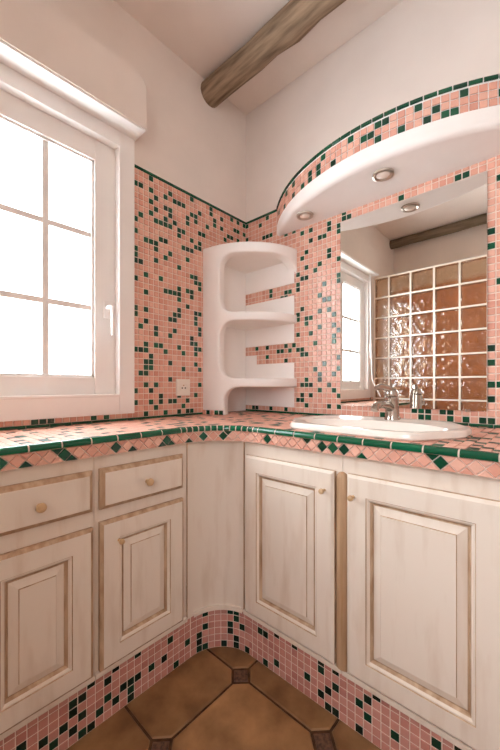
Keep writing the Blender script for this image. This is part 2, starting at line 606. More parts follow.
# roller shutter casing above the window: plaster box with softened top corner
bx = MB()
y0, y1, z0, z1, x1, r = -1.81, -0.711, 2.066, 2.285, 0.10, 0.05
prof = [(-0.001, z0), (x1 - 0.004, z0), (x1, z0 + 0.004)]
outline = [(y0, z0)] + [(y1, z0)]
pts = [(y1, z0)]
for k in range(7):
    a = pi / 2 * k / 6
    pts.append((y1 - r + r * cos(a), z1 - r + r * sin(a)))
for k in range(7):
    a = pi / 2 + pi / 2 * k / 6
    pts.append((y0 + r + r * cos(a), z1 - r + r * sin(a)))
pts.append((y0, z0))
n = len(pts)
cyc, czc = (y0 + y1) / 2, (z0 + z1) / 2
inset = [(p[0] + (cyc - p[0]) * 0.012, p[1] + (0 if p[1] <= z0 else -0.008)) for p in pts]
bx.add([(-.001, *p) for p in pts] + [(x1 - .008, *p) for p in pts] + [(x1, *p) for p in inset],
       [tuple(range(2 * n, 3 * n))] + [q for i in range(n) for q in ((i, (i + 1) % n, n + (i + 1) % n, n + i), (n + i, n + (i + 1) % n, 2 * n + (i + 1) % n, 2 * n + i))] + [tuple(reversed(range(n)))])
sbox = thing('shutter_box', (0.05, -1.26, 2.066), 'plastered roller shutter box above the window', 'shutter box')
bx.build('casing', 'plaster', sbox)
MB().box(0.004, x1 - 0.006, y0 + .012, y1 - .008, 2.058, 2.0665).build('bottom_panel', 'white_paint', sbox, bevel=0.002)

rod = thing('shutter_crank', (0.05, -1.745, 0.88), 'thin white shutter crank rod hanging beside the window', 'crank')
c = MB()
c.tube([(0.05, -1.70, 2.06), (0.05, -1.715, 1.45), (0.05, -1.728, 1.26), (0.05, -1.748, 1.05)], 0.006, 10)
c.build('rod', 'white_paint', rod, smooth=True)
MB().tube([(0.05, -1.748, 1.055), (0.075, -1.75, 1.0), (0.126, -1.75, 0.90), (0.130, -1.75, 0.891)], [.006, .007, .007, .006], 10).build('crank_arm', 'white_paint', rod, smooth=True)
MB().tube([(0.05, -1.716, 1.395), (0.05, -1.722, 1.26)], 0.012, 10).build('grip', 'white_paint', rod, smooth=True)

# ------------------------------------------------------------------ wall socket
sk = thing('wall_socket', (0.005, -0.463, 0.947), 'square off-white wall socket on the mosaic beside the corner shelf', 'socket')
MB().box(0.003, 0.013, -0.504, -0.422, 0.947, 1.028).build('cover_plate', 'socket_white', sk, bevel=0.004)
s = MB()
s.lathe([(0.024, 0), (0.024, 0.0035), (0.020, 0.0035), (0.019, -0.001)], (0.0125, -0.463, 0.9885), (1, 0, 0), 20)
s.build('socket_insert', 'socket_white', sk, smooth=True)
for dy, dz, rr in ((-0.009, -0.004, 0.0035), (0.009, -0.004, 0.0035), (0, 0.009, 0.003)):
    MB().lathe([(rr, 0), (rr, 0.003)], (0.0125, -0.463 + dy, 0.9885 + dz), (1, 0, 0), 10).build('contact', 'dark_hole' if dz < 0 else 'brass', sk)

# ------------------------------------------------------------------ corner shelf (quarter round plaster niche unit)
SR, SA = 0.345, 0.345 * pi / 2
ZB, ZT = CT + 0.001, 1.706


def corner(cx, cz, rx, rz, a0, a1, n=7):
    return [(cx + rx * cos(radians(a0 + (a1 - a0) * k / n)), cz + rz * sin(radians(a0 + (a1 - a0) * k / n))) for k in range(n + 1)]


sl = 0.108
O2 = [(0, ZB), (0.135, ZB)]
O2 += corner(0.205, 0.919, 0.07, 0.07, 180, 90) + [(SA, 0.989), (SA, 1.034)]
O2 += corner(sl + 0.075, 1.034 + 0.075, 0.075, 0.075, 270, 180) + corner(sl + 0.075, 1.32 - 0.075, 0.075, 0.075, 180, 90) + [(SA, 1.32), (SA, 1.364)]
O2 += corner(sl + 0.075, 1.364 + 0.075, 0.075, 0.075, 270, 180) + corner(sl + 0.075, 1.655 - 0.075, 0.075, 0.075, 180, 90)
O2 += corner(SA - 0.15, 1.655 - 0.085, 0.15, 0.085, 90, 0, 9) + [(SA, ZT), (0, ZT)]
dense = []
for i, p in enumerate(O2):
    q = O2[(i + 1) % len(O2)]
    m = max(1, int(math.hypot(q[0] - p[0], q[1] - p[1]) / 0.02))
    for k in range(m):
        dense.append((p[0] + (q[0] - p[0]) * k / m, p[1] + (q[1] - p[1]) * k / m))
dd = []
for p in dense:
    if not dd or math.hypot(p[0] - dd[-1][0], p[1] - dd[-1][1]) > 1e-4:
        dd.append(p)
dense = dd
nn = len(dense)
nrm = []
for i in range(nn):
    a, b = dense[i - 1], dense[(i + 1) % nn]
    tx, tz = b[0] - a[0], b[1] - a[1]
    l = math.hypot(tx, tz) or 1
    nrm.append((-tz / l, tx / l))          # inward for a counter-clockwise outline


def bend(s, z, rad):
    th = s / SR
    return (1.062 * rad * sin(th), -0.972 * rad * cos(th), z)


e = 0.009
rings = []
for a in (0, 30, 60, 90):
    i_, d_ = e * (1 - sin(radians(a))), e * (1 - cos(radians(a)))
    rings.append([(dense[i][0] + nrm[i][0] * i_, dense[i][1] + nrm[i][1] * i_, SR - d_) for i in range(nn)])
rings.append([(p[0], p[1], SR - 0.05) for p in dense])
pl = [Vector((p[0], p[1])) for p in rings[0]]
extra = [Vector((0.012 + 0.0247 * a, ZB + 0.012 + 0.03 * b)) for a in range(22) for b in range(29)]
cv, ce, cf, ov, oe, of = delaunay_2d_cdt(pl + extra, [], [list(range(nn))], 1, 1e-5)
sh = MB()
sh.add([bend(v.x, v.y, SR) for v in cv], [tuple(f) for f in cf])
vs = [bend(*p) for rg in rings for p in rg]
fs = [(k * nn + i, k * nn + (i + 1) % nn, (k + 1) * nn + (i + 1) % nn, (k + 1) * nn + i) for k in range(len(rings) - 1) for i in range(nn)]
sh.add(vs, fs)
sh.add([bend(v.x, v.y, SR - 0.05) for v in cv], [tuple(reversed(f)) for f in cf])
shelf = thing('corner_shelf', (0.12, -0.12, CT), 'white rounded plaster corner shelf with three open niches', 'shelf')
me = sh.mesh('front', 'smooth_plaster', fix=False)
bm = bmesh.new(); bm.from_mesh(me)
bmesh.ops.remove_doubles(bm, verts=bm.verts, dist=2e-4)
bmesh.ops.recalc_face_normals(bm, faces=bm.faces)
bm.to_mesh(me); bm.free()
me.polygons.foreach_set('use_smooth', [True] * len(me.polygons))
me.set_sharp_from_angle(angle=radians(50))
link('front', me, shelf)


def quarter(z0, z1, rad):
    n = 16
    ring = [(0.003, -0.003)] + [(0.003 + 1.062 * rad * sin(pi / 2 * k / n), -0.003 - 0.972 * rad * cos(pi / 2 * k / n)) for k in range(n + 1)]
    m = len(ring)
    return MB().add([(x, y, z0) for x, y in ring] + [(x, y, z1) for x, y in ring],
                    [tuple(reversed(range(m))), tuple(range(m, 2 * m))] + [(i, (i + 1) % m, m + (i + 1) % m, m + i) for i in range(m)])


for z0, z1 in ((0.990, 1.033), (1.321, 1.363), (1.656, 1.7055)):
    quarter(z0, z1, SR - 0.012).build('shelf_board', 'smooth_plaster', shelf)
for x0, x1, z0, z1 in ((0.005, 0.350, 0.883, 0.990), (0.005, 0.350, 1.033, 1.117), (0.005, 0.09, 1.117, 1.170), (0.005, 0.350, 1.221, 1.321), (0.005, 0.350, 1.363, 1.468), (0.005, 0.350, 1.533, 1.656)):
    MB().box(x0, x1, -0.0085, -0.0052, z0, z1).build('lining_panel', 'smooth_plaster', shelf)
for z0, z1 in ((CT + .002, 0.990), (1.033, 1.321), (1.363, 1.656)):
    b = MB()
    R2 = 0.09    # coved lining along the window wall
    pp = [(0.0053, -0.0088), (0.0085, -0.012)]
    for k in range(7):
        a = pi / 2 * k / 6
        pp.append((0.0085 + R2 - R2 * cos(a) if k else 0.0085, -SR + 0.012 + R2 * 0 - 0.0 + (R2 - R2 * sin(a)) * 0 + 0.05 + (0.10 - 0.10 * sin(a))))
    pp += [(0.0085 + R2, -SR + 0.045), (0.0053, -SR + 0.02)]
    m = len(pp)
    b.add([(x, y, z0) for x, y in pp] + [(x, y, z1) for x, y in pp], [tuple(reversed(range(m))), tuple(range(m, 2 * m))] + [(i, (i + 1) % m, m + (i + 1) % m, m + i) for i in range(m)])
    b.build('lining_panel', 'smooth_plaster', shelf, smooth=True)

bt = MB()
for k in range(5):
    for j in range(1):
        s_ = 0.012 + 0.0255 * k + 0.004
        th = s_ / SR
        U = Vector((cos(th), sin(th), 0))
        N = Vector((sin(th), -cos(th), 0))
        bt.tile(bend(s_, CT + 0.0125, SR - 0.001), U, uz, N, 0.0215, 0.0215, 0.004, 0.0012, 1 if k in (1, 3, 4) else 0, RND.random())
tag(bt.build('base_tiles', ['pink_mosaic', 'green_mosaic'], shelf), kind='stuff')

# ------------------------------------------------------------------ mirror
mir = thing('wall_mirror', (0.899, -0.01, MZ0), 'large frameless wall mirror above the washbasin', 'mirror')
MB().box(MX0, MX1, -0.0105, -0.0055, MZ0, MZ1).build('mirror_glass', 'mirror_silver', mir, bevel=0.0015)
for x in (MX0 + 0.06, MX1 - 0.06):
    MB().box(x - .008, x + .008, -0.0125, -0.0056, MZ0 - .004, MZ0 + .006).build('clip', 'chrome', mir, bevel=0.001)

# ------------------------------------------------------------------ canopy over the mirror
CX, HW, SG = 0.85, 0.62, 0.268
CR = (HW * HW + SG * SG) / (2 * SG)
CYC = CR - SG
HALF = math.asin(HW / CR)
can = thing('mirror_canopy', (CX, -0.1, 1.806), 'curved plaster canopy over the mirror with a mosaic band on its rim', 'canopy')


def arc_pt(a, off, z):
    x, y = CX + (CR - off) * sin(a), CYC - (CR - off) * cos(a)
    return (x, min(y, -0.0005), z)


prof = [(0.024, 1.806), (0.014, 1.808), (0.006, 1.813), (0.001, 1.823), (0, 1.836), (0, 1.868), (0.003, 1.870), (0.003, TT)]
NA = 64
b = MB()
vs = [arc_pt(-HALF + 2 * HALF * i / NA, o_, z) for o_, z in prof for i in range(NA + 1)]
M = NA + 1
fs = [(k * M + i, k * M + i + 1, (k + 1) * M + i + 1, (k + 1) * M + i) for k in range(len(prof) - 1) for i in range(NA)]
fs += [tuple(reversed(range(M))), tuple(range((len(prof) - 1) * M, len(prof) * M))]
b.add(vs, fs)
b.build('body', 'smooth_plaster', can, smooth=True)
GREEN_CAN = {-24: [1], -20: [0], -19: [2], -16: [0,2], -13: [0], -11: [0,1], -9: [0,1], -8: [2], -6: [0], -3: [2], -1: [1], 0: [1], 1: [0,2], 2: [2], 4: [0], 6: [2], 7: [0], 8: [1], 9: [0], 10: [0], 11: [2], 15: [1]}
cp, cg = (unit_tile('rim_tile', 0.0229, 0.0226, 0.0030, 0.0011, m) for m in ('pink_tile', 'green_tile'))
cs = unit_tile('edge_tile', 0.0385, 0.0125, 0.0065, 0.002, 'green_tile')
for k in range(-27, 28):
    a = (0.0162 + 0.02625 * k) / CR
    if abs(a) > HALF - 0.012:
        continue
    U, N = Vector((cos(a), sin(a), 0)), Vector((sin(a), -cos(a), 0))
    for j in range(3):
        g = j in GREEN_CAN.get(k, ()) if k < 17 else RND.random() < 0.14
        piece('rim_tile', cg if g else cp, frame(arc_pt(a, 0.002, 1.8800 + 0.0258 * j), U, uz, N), can)
for k in range(-17, 18):
    a2 = 0.042 * k / CR
    if abs(a2) < HALF - 0.025:
        U, N = Vector((cos(a2), sin(a2), 0)), Vector((sin(a2), -cos(a2), 0))
        piece('edge_tile', cs, frame(arc_pt(a2, 0.002, TT - 0.0065), U, uz, N), can)


def spot(x, y, where):
    t = thing('recessed_spotlight', (x, y, 1.80), 'round steel recessed spotlight in the canopy underside, ' + where, 'spotlight', 'spotlights in the canopy')
    MB().lathe([(0.026, 0.0058), (0.027, 0.001), (0.033, -0.003), (0.039, -0.0015), (0.040, 0.0055)], (x, y, 1.80), n=28).build('ring', 'steel', t, smooth=True)
    MB().lathe([(0.0255, 0.0006), (0.02, -0.0035), (0.008, -0.006), (0.002, -0.0065)], (x, y, 1.80), n=24).build('lens', 'ceramic', t, smooth=True)


spot(0.875, -0.172, 'above the washbasin')
spot(0.482, -0.108, 'beside the corner shelf')

# ------------------------------------------------------------------ worktop
LE, RE = -1.88, 1.72           # ends of the two runs
AR = 0.19


def edge_path(s, inset=0.0, fx=AF, fy=BF, r=AR, y0=LE):
    """point, tangent and outward normal at arc length s along the front edge (window run, inner corner, basin run)"""
    cx, cy = fx + r, -fy - r
    l1 = cy - y0
    if s <= l1:
        p, t, n = Vector((fx, y0 + s, 0)), Vector((0, 1, 0)), Vector((1, 0, 0))
    elif s <= l1 + r * pi / 2:
        a = (s - l1) / r
        p = Vector((cx - r * cos(a), cy + r * sin(a), 0))
        t, n = Vector((sin(a), cos(a), 0)), Vector((cos(a), -sin(a), 0))
    else:
        p, t, n = Vector((cx + s - l1 - r * pi / 2, -fy, 0)), Vector((1, 0, 0)), Vector((0, -1, 0))
    return p - n * inset, t, n


L1 = -BF - AR - LE
L2 = L1 + AR * pi / 2
STOT = L2 + RE - (AF + AR)


def slab_outline(inset):
    pts = [(0.006, LE), (AF - inset, LE)]
    for k in range(17):
        p, t, n = edge_path(L1 + (L2 - L1) * k / 16, inset)
        pts.append((p.x, p.y))
    pts += [(RE, -BF + inset), (RE, -0.008), (0.006, -0.008)]
    return pts


def extrude(pts, z0, z1):
    m = len(pts)
    return MB().add([(x, y, z0) for x, y in pts] + [(x, y, z1) for x, y in pts],
                    [tuple(reversed(range(m))), tuple(range(m, 2 * m))] + [(i, (i + 1) % m, m + (i + 1) % m, m + i) for i in range(m)])


top = thing('worktop', (0.4, -0.6, 0.793), 'l-shaped pink and green tiled worktop with a curved inner corner', 'worktop')
NOSE = 0.019
tp, tg = MB(), MB()
px_, py_ = (AF - NOSE - 0.007) / 15, (BF - NOSE - 0.009) / 22
ccx, ccy = AF + AR, -BF - AR


def clip_corner(p):
    x, y = p
    if x < ccx and y > ccy:
        d_ = math.hypot(x - ccx, y - ccy)
        lim = AR + NOSE + 0.001
        if d_ < lim:
            return (ccx + (x - ccx) / d_ * lim, ccy + (y - ccy) / d_ * lim), True
    elif x < ccx and x > AF - NOSE and y <= ccy:
        return (AF - NOSE - .001, y), True
    elif x >= ccx and y < -BF + NOSE:
        return (x, -BF + NOSE + .001), True
    return p, False


for i in range(67):
    for j in range(76):
        xa, xb, ya, yb = 0.007 + px_ * i, 0.007 + px_ * (i + 1), -0.009 - py_ * (j + 1), -0.009 - py_ * j
        if ya < LE or xb > RE or (xa > 0.62 and yb < -BF):
            continue
        if (((xa + xb) / 2 - 0.891) / 0.272) ** 2 + (((ya + yb) / 2 + 0.345) / 0.165) ** 2 < 1:
            continue
        g = 0.0011
        q = [(xa + g, ya + g), (xb - g, ya + g), (xb - g, yb - g), (xa + g, yb - g)]
        cl = [clip_corner(p) for p in q]
        if all(c_[1] for c_ in cl):
            continue
        pts = [(c_[0][0], c_[0][1], CT - 0.0035) for c_ in cl]
        ar = 0.5 * abs(sum(pts[k][0] * pts[(k + 1) % 4][1] - pts[(k + 1) % 4][0] * pts[k][1] for k in range(4)))
        if ar < 6e-5:
            continue
        (tg if RND.random() < 0.16 else tp).prism(pts, uz, 0.0035, 0.0009, 0, RND.random())
tag(tp.build('pink_top_tiles', 'pink_top', top), kind='stuff')
tag(tg.build('green_top_tiles', 'green_top', top), kind='stuff')


def nosing_mesh(w):
    """glazed edge tile: rounded L profile; local x along the edge, y towards the room, z up"""
    pr = [(-NOSE, -0.003), (-NOSE, 0.0008), (-0.012, 0.0022), (-0.004, 0.0018), (0.001, -0.001), (0.004, -0.006), (0.0045, -0.011), (0.003, -0.0155), (-0.004, -0.016), (-0.004, -0.003)]
    m = len(pr)
    return MB().add([(-w / 2, y, z) for y, z in pr] + [(w / 2, y, z) for y, z in pr],
                    [tuple(range(m)), tuple(reversed(range(m, 2 * m)))] + [(i, (i + 1) % m, m + (i + 1) % m, m + i) for i in range(m)]).mesh('edge_tile', 'green_nosing', smooth=True)


def edge_grout():
    pr = [(-NOSE + .001, -0.004), (-NOSE + .001, -0.0008), (-0.012, 0.0010), (-0.0045, 0.0006), (0.000, -0.0018), (0.0026, -0.006), (0.0032, -0.011), (0.002, -0.0160), (-0.0062, -0.0165), (-0.0062, -0.004)]
    m = len(pr)
    ss = [0.0, L1] + [L1 + (L2 - L1) * k / 24 for k in range(1, 25)] + [STOT]
    v = []
    for s_ in ss:
        p, t, n = edge_path(s_)
        v += [p + n * y + uz * (CT + z) for y, z in pr]
    q = len(ss)
    return MB().add(v, [(k * m + i, k * m + (i + 1) % m, (k + 1) * m + (i + 1) % m, (k + 1) * m + i) for k in range(q - 1) for i in range(m)] + [tuple(range(m)), tuple(range((q - 1) * m, q * m))])


edge_grout().build('edge_grout', 'grout', top, smooth=True)
nl, ns = nosing_mesh(0.0722), nosing_mesh(0.0185)


def place_nose(me, s):
    p, t, n = edge_path(s)
    piece('edge_tile', me, frame((p.x, p.y, CT), t, n, uz), top)


s = L1 - 0.038
while s > 0.03:
    place_nose(nl, s); s -= 0.0762
NC = 13
for k in range(NC):
    place_nose(ns, L1 + (L2 - L1) * (k + 0.5) / NC)
s = L2 + 0.038
while s < STOT - 0.03:
    place_nose(nl, s); s += 0.0762

# band of diamonds below the edge tiles
DH, DP = 0.0352, 0.0355
dm = {}
for key, m in (('p', 'pink_tile'), ('g', 'green_tile')):
    hh = DH / 2 - 0.0012
    tz = 0.0045
    dm['d' + key] = MB().prism([(hh, 0, 0), (0, hh, 0), (-hh, 0, 0), (0, -hh, 0)], uz, tz, 0.0012).mesh('diamond_tile', m)
    w_ = DP / 2 - 0.0024
    dm['t' + key] = MB().prism([(-w_, DH / 2, 0), (0, 0.0026, 0), (w_, DH / 2, 0)], uz, tz, 0.0012).mesh('triangle_tile', m)
    dm['b' + key] = MB().prism([(-w_, -DH / 2, 0), (w_, -DH / 2, 0), (0, -0.0026, 0)], uz, tz, 0.0012).mesh('triangle_tile', m)
S0 = 1.6653
GD = {round((v - S0) / DP) for v in (0.752, 0.601, 0.887, 1.063, 1.20, 1.265, 1.4493, 1.6653, 1.70, 1.735, 1.98)}
GT = {round((v - S0) / DP - 0.5) for v in (0.725, 1.31, 1.611, 1.965)}
GB = {round((v - S0) / DP - 0.5) for v in (0.765, 0.655, 0.941, 1.044, 1.08, 1.15, 1.789)}
zc = 0.8128
for k in range(-46, 30):
    s = S0 + DP * k
    if 0.02 < s < STOT - 0.02:
        p, t, n = edge_path(s, 0.006)
        piece('diamond_tile', dm['dg' if k in GD else 'dp'], frame((p.x, p.y, zc), t, uz, n), top)
    s += DP / 2
    if 0.02 < s < STOT - 0.02:
        p, t, n = edge_path(s, 0.006)
        piece('triangle_tile', dm['tg' if k in GT else 'tp'], frame((p.x, p.y, zc), t, uz, n), top)
        piece('triangle_tile', dm['bg' if k in GB else 'bp'], frame((p.x, p.y, zc), t, uz, n), top)

# ------------------------------------------------------------------ washbasin
basin = thing('washbasin', (0.891, -0.32, CT), 'white ceramic drop-in washbasin with an elongated octagonal rim', 'washbasin')


def basin_ring(scale_x, scale_y, z, n=64, cy=-0.322):
    # superellipse-like elongated octagon
    key = [(0.30, 0.05), (0.205, 0.205), (-0.205, 0.205), (-0.30, 0.05), (-0.30, -0.05), (-0.205, -0.205), (0.205, -0.205), (0.30, -0.05)]
    out = []
    m = len(key)
    for i in range(m):
        a, b_ = key[i], key[(i + 1) % m]
        for k in range(8):
            f_ = k / 8
            out.append((a[0] + (b_[0] - a[0]) * f_, a[1] + (b_[1] - a[1]) * f_))
    for _ in range(1):   # soften the corners
        out = [((out[i - 1][0] + 2 * out[i][0] + out[(i + 1) % len(out)][0]) / 4, (out[i - 1][1] + 2 * out[i][1] + out[(i + 1) % len(out)][1]) / 4) for i in range(len(out))]
    return [(0.891 + x * 0.965 * scale_x, cy + y * scale_y, z) for x, y in out]


def oval_ring(rx, ry, z, cy=-0.345):
    base = basin_ring(1, 1, z)
    r_ = []
    for x, y, _ in base:
        a = math.atan2((y + 0.322) / 0.205, (x - 0.891) / 0.30)
        r_.append((0.891 + rx * cos(a), cy + ry * sin(a), z))
    return r_


rg = [basin_ring(0.985, 0.98, CT + 0.0006), basin_ring(1.0, 1.0, CT + 0.005), basin_ring(1.0, 1.0, CT + 0.016), basin_ring(0.985, 0.98, CT + 0.0225), basin_ring(0.95, 0.93, CT + 0.024), basin_ring(0.90, 0.86, CT + 0.020, cy=-0.328),
      oval_ring(0.24, 0.135, CT + 0.017), oval_ring(0.225, 0.125, CT + 0.002), oval_ring(0.19, 0.105, CT - 0.03), oval_ring(0.12, 0.07, CT - 0.045), oval_ring(0.03, 0.02, CT - 0.049)]
N_ = len(rg[0])
b = MB()
b.add([p for r_ in rg for p in r_], [(k * N_ + i, k * N_ + (i + 1) % N_, (k + 1) * N_ + (i + 1) % N_, (k + 1) * N_ + i) for k in range(len(rg) - 1) for i in range(N_)] + [tuple(range((len(rg) - 1) * N_, len(rg) * N_))])
b.build('basin', 'ceramic', basin, smooth=True)
MB().lathe([(0.021, 0), (0.021, 0.003), (0.015, 0.004), (0.004, 0.002)], (0.891, -0.345, CT - 0.0485), n=20).build('drain', 'chrome', basin, smooth=True)

# worktop slab with the cut-out the basin sits in
so_ = slab_outline(0.006)
ho_ = [(p[0], p[1]) for p in oval_ring(0.262, 0.152, 0)]
n1, n2 = len(so_), len(ho_)
cv, ce, cf, ov, oe, of = delaunay_2d_cdt([Vector(p) for p in so_ + ho_], [(n1 + i, n1 + (i + 1) % n2) for i in range(n2)], [list(range(n1))], 1, 1e-6)
keep = []
for f_ in cf:
    mx_, my_ = sum(cv[i].x for i in f_) / 3, sum(cv[i].y for i in f_) / 3
    if ((mx_ - 0.891) / 0.262) ** 2 + ((my_ + 0.345) / 0.152) ** 2 > 0.99:
        keep.append(tuple(f_))
b = MB()
for z_, rv_ in ((0.793, True), (CT - 0.003, False)):
    b.add([(v.x, v.y, z_) for v in cv], [tuple(reversed(f_)) if rv_ else f_ for f_ in keep])
for loop in (so_, ho_):
    m = len(loop)
    b.add([(x, y, 0.793) for x, y in loop] + [(x, y, CT - 0.003) for x, y in loop], [(i, (i + 1) % m, m + (i + 1) % m, m + i) for i in range(m)])
b.build('slab', 'grout', top, fix=False)

# ------------------------------------------------------------------ tap
fx_, fy_, fz_ = 0.903, -0.152, CT + 0.021
tap = thing('mixer_tap', (fx_, fy_, fz_), 'chrome single-lever mixer tap standing on the back of the washbasin', 'tap')
MB().lathe([(0.029, 0), (0.029, 0.005), (0.026, 0.010), (0.0245, 0.014), (0.0245, 0.060), (0.026, 0.075), (0.025, 0.086), (0.016, 0.094)], (fx_, fy_, fz_), (0.0, -0.12, 1), 24).build('body', 'tap_metal', tap, smooth=True)
sp = MB()
sp.tube([(fx_, fy_ - 0.012, fz_ + 0.042), (fx_ - 0.004, fy_ - 0.05, fz_ + 0.056), (fx_ - 0.008, fy_ - 0.10, fz_ + 0.060), (fx_ - 0.011, fy_ - 0.135, fz_ + 0.054), (fx_ - 0.012, fy_ - 0.144, fz_ + 0.040)], [.017, .016, .014, .0135, .013], 14)
sp.build('spout', 'tap_metal', tap, smooth=True)
lv = MB()
lv.lathe([(0.024, 0.0), (0.025, 0.012), (0.020, 0.022), (0.006, 0.026)], (fx_, fy_ - 0.011, fz_ + 0.090), (0, -0.12, 1), 20)
lv.tube([(fx_ + 0.004, fy_ - 0.005, fz_ + 0.104), (fx_ - 0.010, fy_ - 0.035, fz_ + 0.119), (fx_ - 0.022, fy_ - 0.065, fz_ + 0.124), (fx_ - 0.030, fy_ - 0.085, fz_ + 0.118)], [.014, .0125, .011, .008], 12)
lv.build('lever', 'tap_metal', tap, smooth=True)

# ------------------------------------------------------------------ cabinets
FXL, FYR = 0.378, 0.551         # face frames
BZ, TZ = 0.150, 0.7925          # cabinet bottom and top


class Face:
    """maps (s along, z up, n outward) onto one of the two cabinet runs"""
    def __init__(self, left):
        self.left = left

    def __call__(self, s, z, n):
        return (FXL + n, s, z) if self.left else (s, -FYR - n, z)

    def box(self, b, s0, s1, z0, z1, n0, n1, mi=0):
        a, c_ = self(s0, z0, n0), self(s1, z1, n1)
        return b.box(a[0], c_[0], a[1], c_[1], a[2], c_[2], mi)


def rings(b, F, s0, s1, z0, z1, prof, mats, close=True):
    """nested rectangular loops: prof = (inset, height), one material per band, last for the field"""
    m = len(prof)
    v = []
    for d_, h_ in prof:
        v += [F(s0 + d_, z0 + d_, h_), F(s1 - d_, z0 + d_, h_), F(s1 - d_, z1 - d_, h_), F(s0 + d_, z1 - d_, h_)]
    base = len(b.v)
    b.v.extend(v)
    for k in range(m - 1):
        for i in range(4):
            j = (i + 1) % 4
            b.f.append([base + k * 4 + i, base + k * 4 + j, base + (k + 1) * 4 + j, base + (k + 1) * 4 + i])
            b.mi.append(mats[k]); b.t.append(.5)
    if close:
        b.f.append([base + (m - 1) * 4 + i for i in range(4)])
        b.mi.append(mats[-1]); b.t.append(.5)
    return b


WOOD = ['white_wood', 'patina_wood']


def knob(F, s, z, parent, r, h):
    c_ = Vector(F(s, z, h))
    ax = Vector(F(s, z, 1)) - Vector(F(s, z, 0))
    MB().lathe([(0.62 * r, -0.001), (0.42 * r, 0.004), (0.4 * r, 0.010), (0.85 * r, 0.014), (r, 0.018), (0.88 * r, 0.023), (0.4 * r, 0.0255)], c_, ax, 18).build('knob', 'knob_wood', parent, smooth=True)


def door(F, s0, s1, z0, z1, root, kn):
    b = MB()
    rings(b, F, s0, s1, z0, z1, [(0, 0.001), (0, 0.013), (0.002, 0.0145), (0.0085, 0.0190), (0.0565, 0.0190), (0.0585, 0.0165)], [1, 1, 1, 0, 1] if F.left else [1, 0, 0, 0, 1], close=False)
    do = b.build('door', WOOD, root, fix=False)
    b = MB()
    rings(b, F, s0 + 0.0585, s1 - 0.0585, z0 + 0.0585, z1 - 0.0585, [(0, 0.0165), (0.003, 0.0165), (0.008, 0.012), (0.013, 0.004), (0.0145, 0.004)], [0, 0, 1, 1], close=False)
    b.build('moulding', WOOD, do, fix=False)
    b = MB()
    rings(b, F, s0 + 0.073, s1 - 0.073, z0 + 0.073, z1 - 0.073, [(0, 0.004), (0.002, 0.0055), (0.022, 0.0115), (0.0235, 0.0145)], [1, 0, 1, 0])
    b.build('raised_panel', WOOD, do, fix=False)
    knob(F, kn[0], kn[1], do, 0.0085, 0.0185)
    return do


def drawer(F, s0, s1, z0, z1, root):
    b = MB()
    rings(b, F, s0, s1, z0, z1, [(0, 0.001), (0, 0.009), (0.002, 0.0110), (0.012, 0.0200), (0.0135, 0.0205)], [1, 1, 1, 0, 0])
    d_ = b.build('drawer_front', WOOD, root, fix=False)
    knob(F, (s0 + s1) / 2, (z0 + z1) / 2 - 0.004, d_, 0.0125, 0.020)


def cabinet(F, s0, s1, label, doors, drawers=(), group=None):
    a = F((s0 + s1) / 2, BZ, -0.15)
    root = thing('base_cabinet', (a[0], a[1], BZ), label, 'cabinet', group)
    depth = (FXL if F.left else FYR) - 0.02
    b = MB()
    F.box(b, s0 + .0006, s1 - .0006, BZ, TZ, -depth, 0)
    b.build('carcass', 'white_wood', root)
    b = MB()
    F.box(b, s0 + .0006, s1 - .0006, BZ, BZ + 0.0155, -0.01, 0.010)
    b.build('base_rail', 'white_wood', root, bevel=0.003)
    for d_ in doors:
        door(F, *d_[:4], root, d_[4])
    for d_ in drawers:
        drawer(F, *d_, root)
    return root


FL, FR = Face(True), Face(False)
for s1, wh in ((-1.052, 'with a drawer over its door, under the window'), (-1.345, 'under the end of the window, two along from the curved corner'), (-1.615, 'farthest from the curved corner, beside the glass blocks')):
    s0 = {-1.052: -1.345, -1.345: -1.615, -1.615: -1.875}[s1]
    cabinet(FL, s0, s1, 'whitewashed cabinet ' + wh, [(s0 + 0.010, s1 - 0.008, 0.168, 0.592, (s0 + 0.04, 0.53))], [(s0 + 0.010, s1 - 0.008, 0.637, 0.754)], 'cabinets on the window side')
cabinet(FL, -1.052, -0.724, 'whitewashed narrow cabinet with drawer and door next to the curved corner panel', [(-1.040, -0.746, 0.168, 0.600, (-0.986, 0.535))], [(-1.040, -0.746, 0.636, 0.755)], 'cabinets on the window side')
cabinet(FR, 0.5045, 0.9005, 'whitewashed cabinet with one panelled door between curved corner and tan half-round post', [(0.520, 0.880, 0.171, 0.743, (0.850, 0.683))], (), 'cabinets under the washbasin')
cabinet(FR, 0.9005, 1.305, 'whitewashed cabinet with one wide panelled door under the washbasin', [(0.921, 1.290, 0.171, 0.743, (0.942, 0.683))], (), 'cabinets under the washbasin')
cabinet(FR, 1.305, 1.71, 'whitewashed cabinet at the open end of the worktop', [(1.325, 1.695, 0.171, 0.743, (1.66, 0.683))], (), 'cabinets under the washbasin')

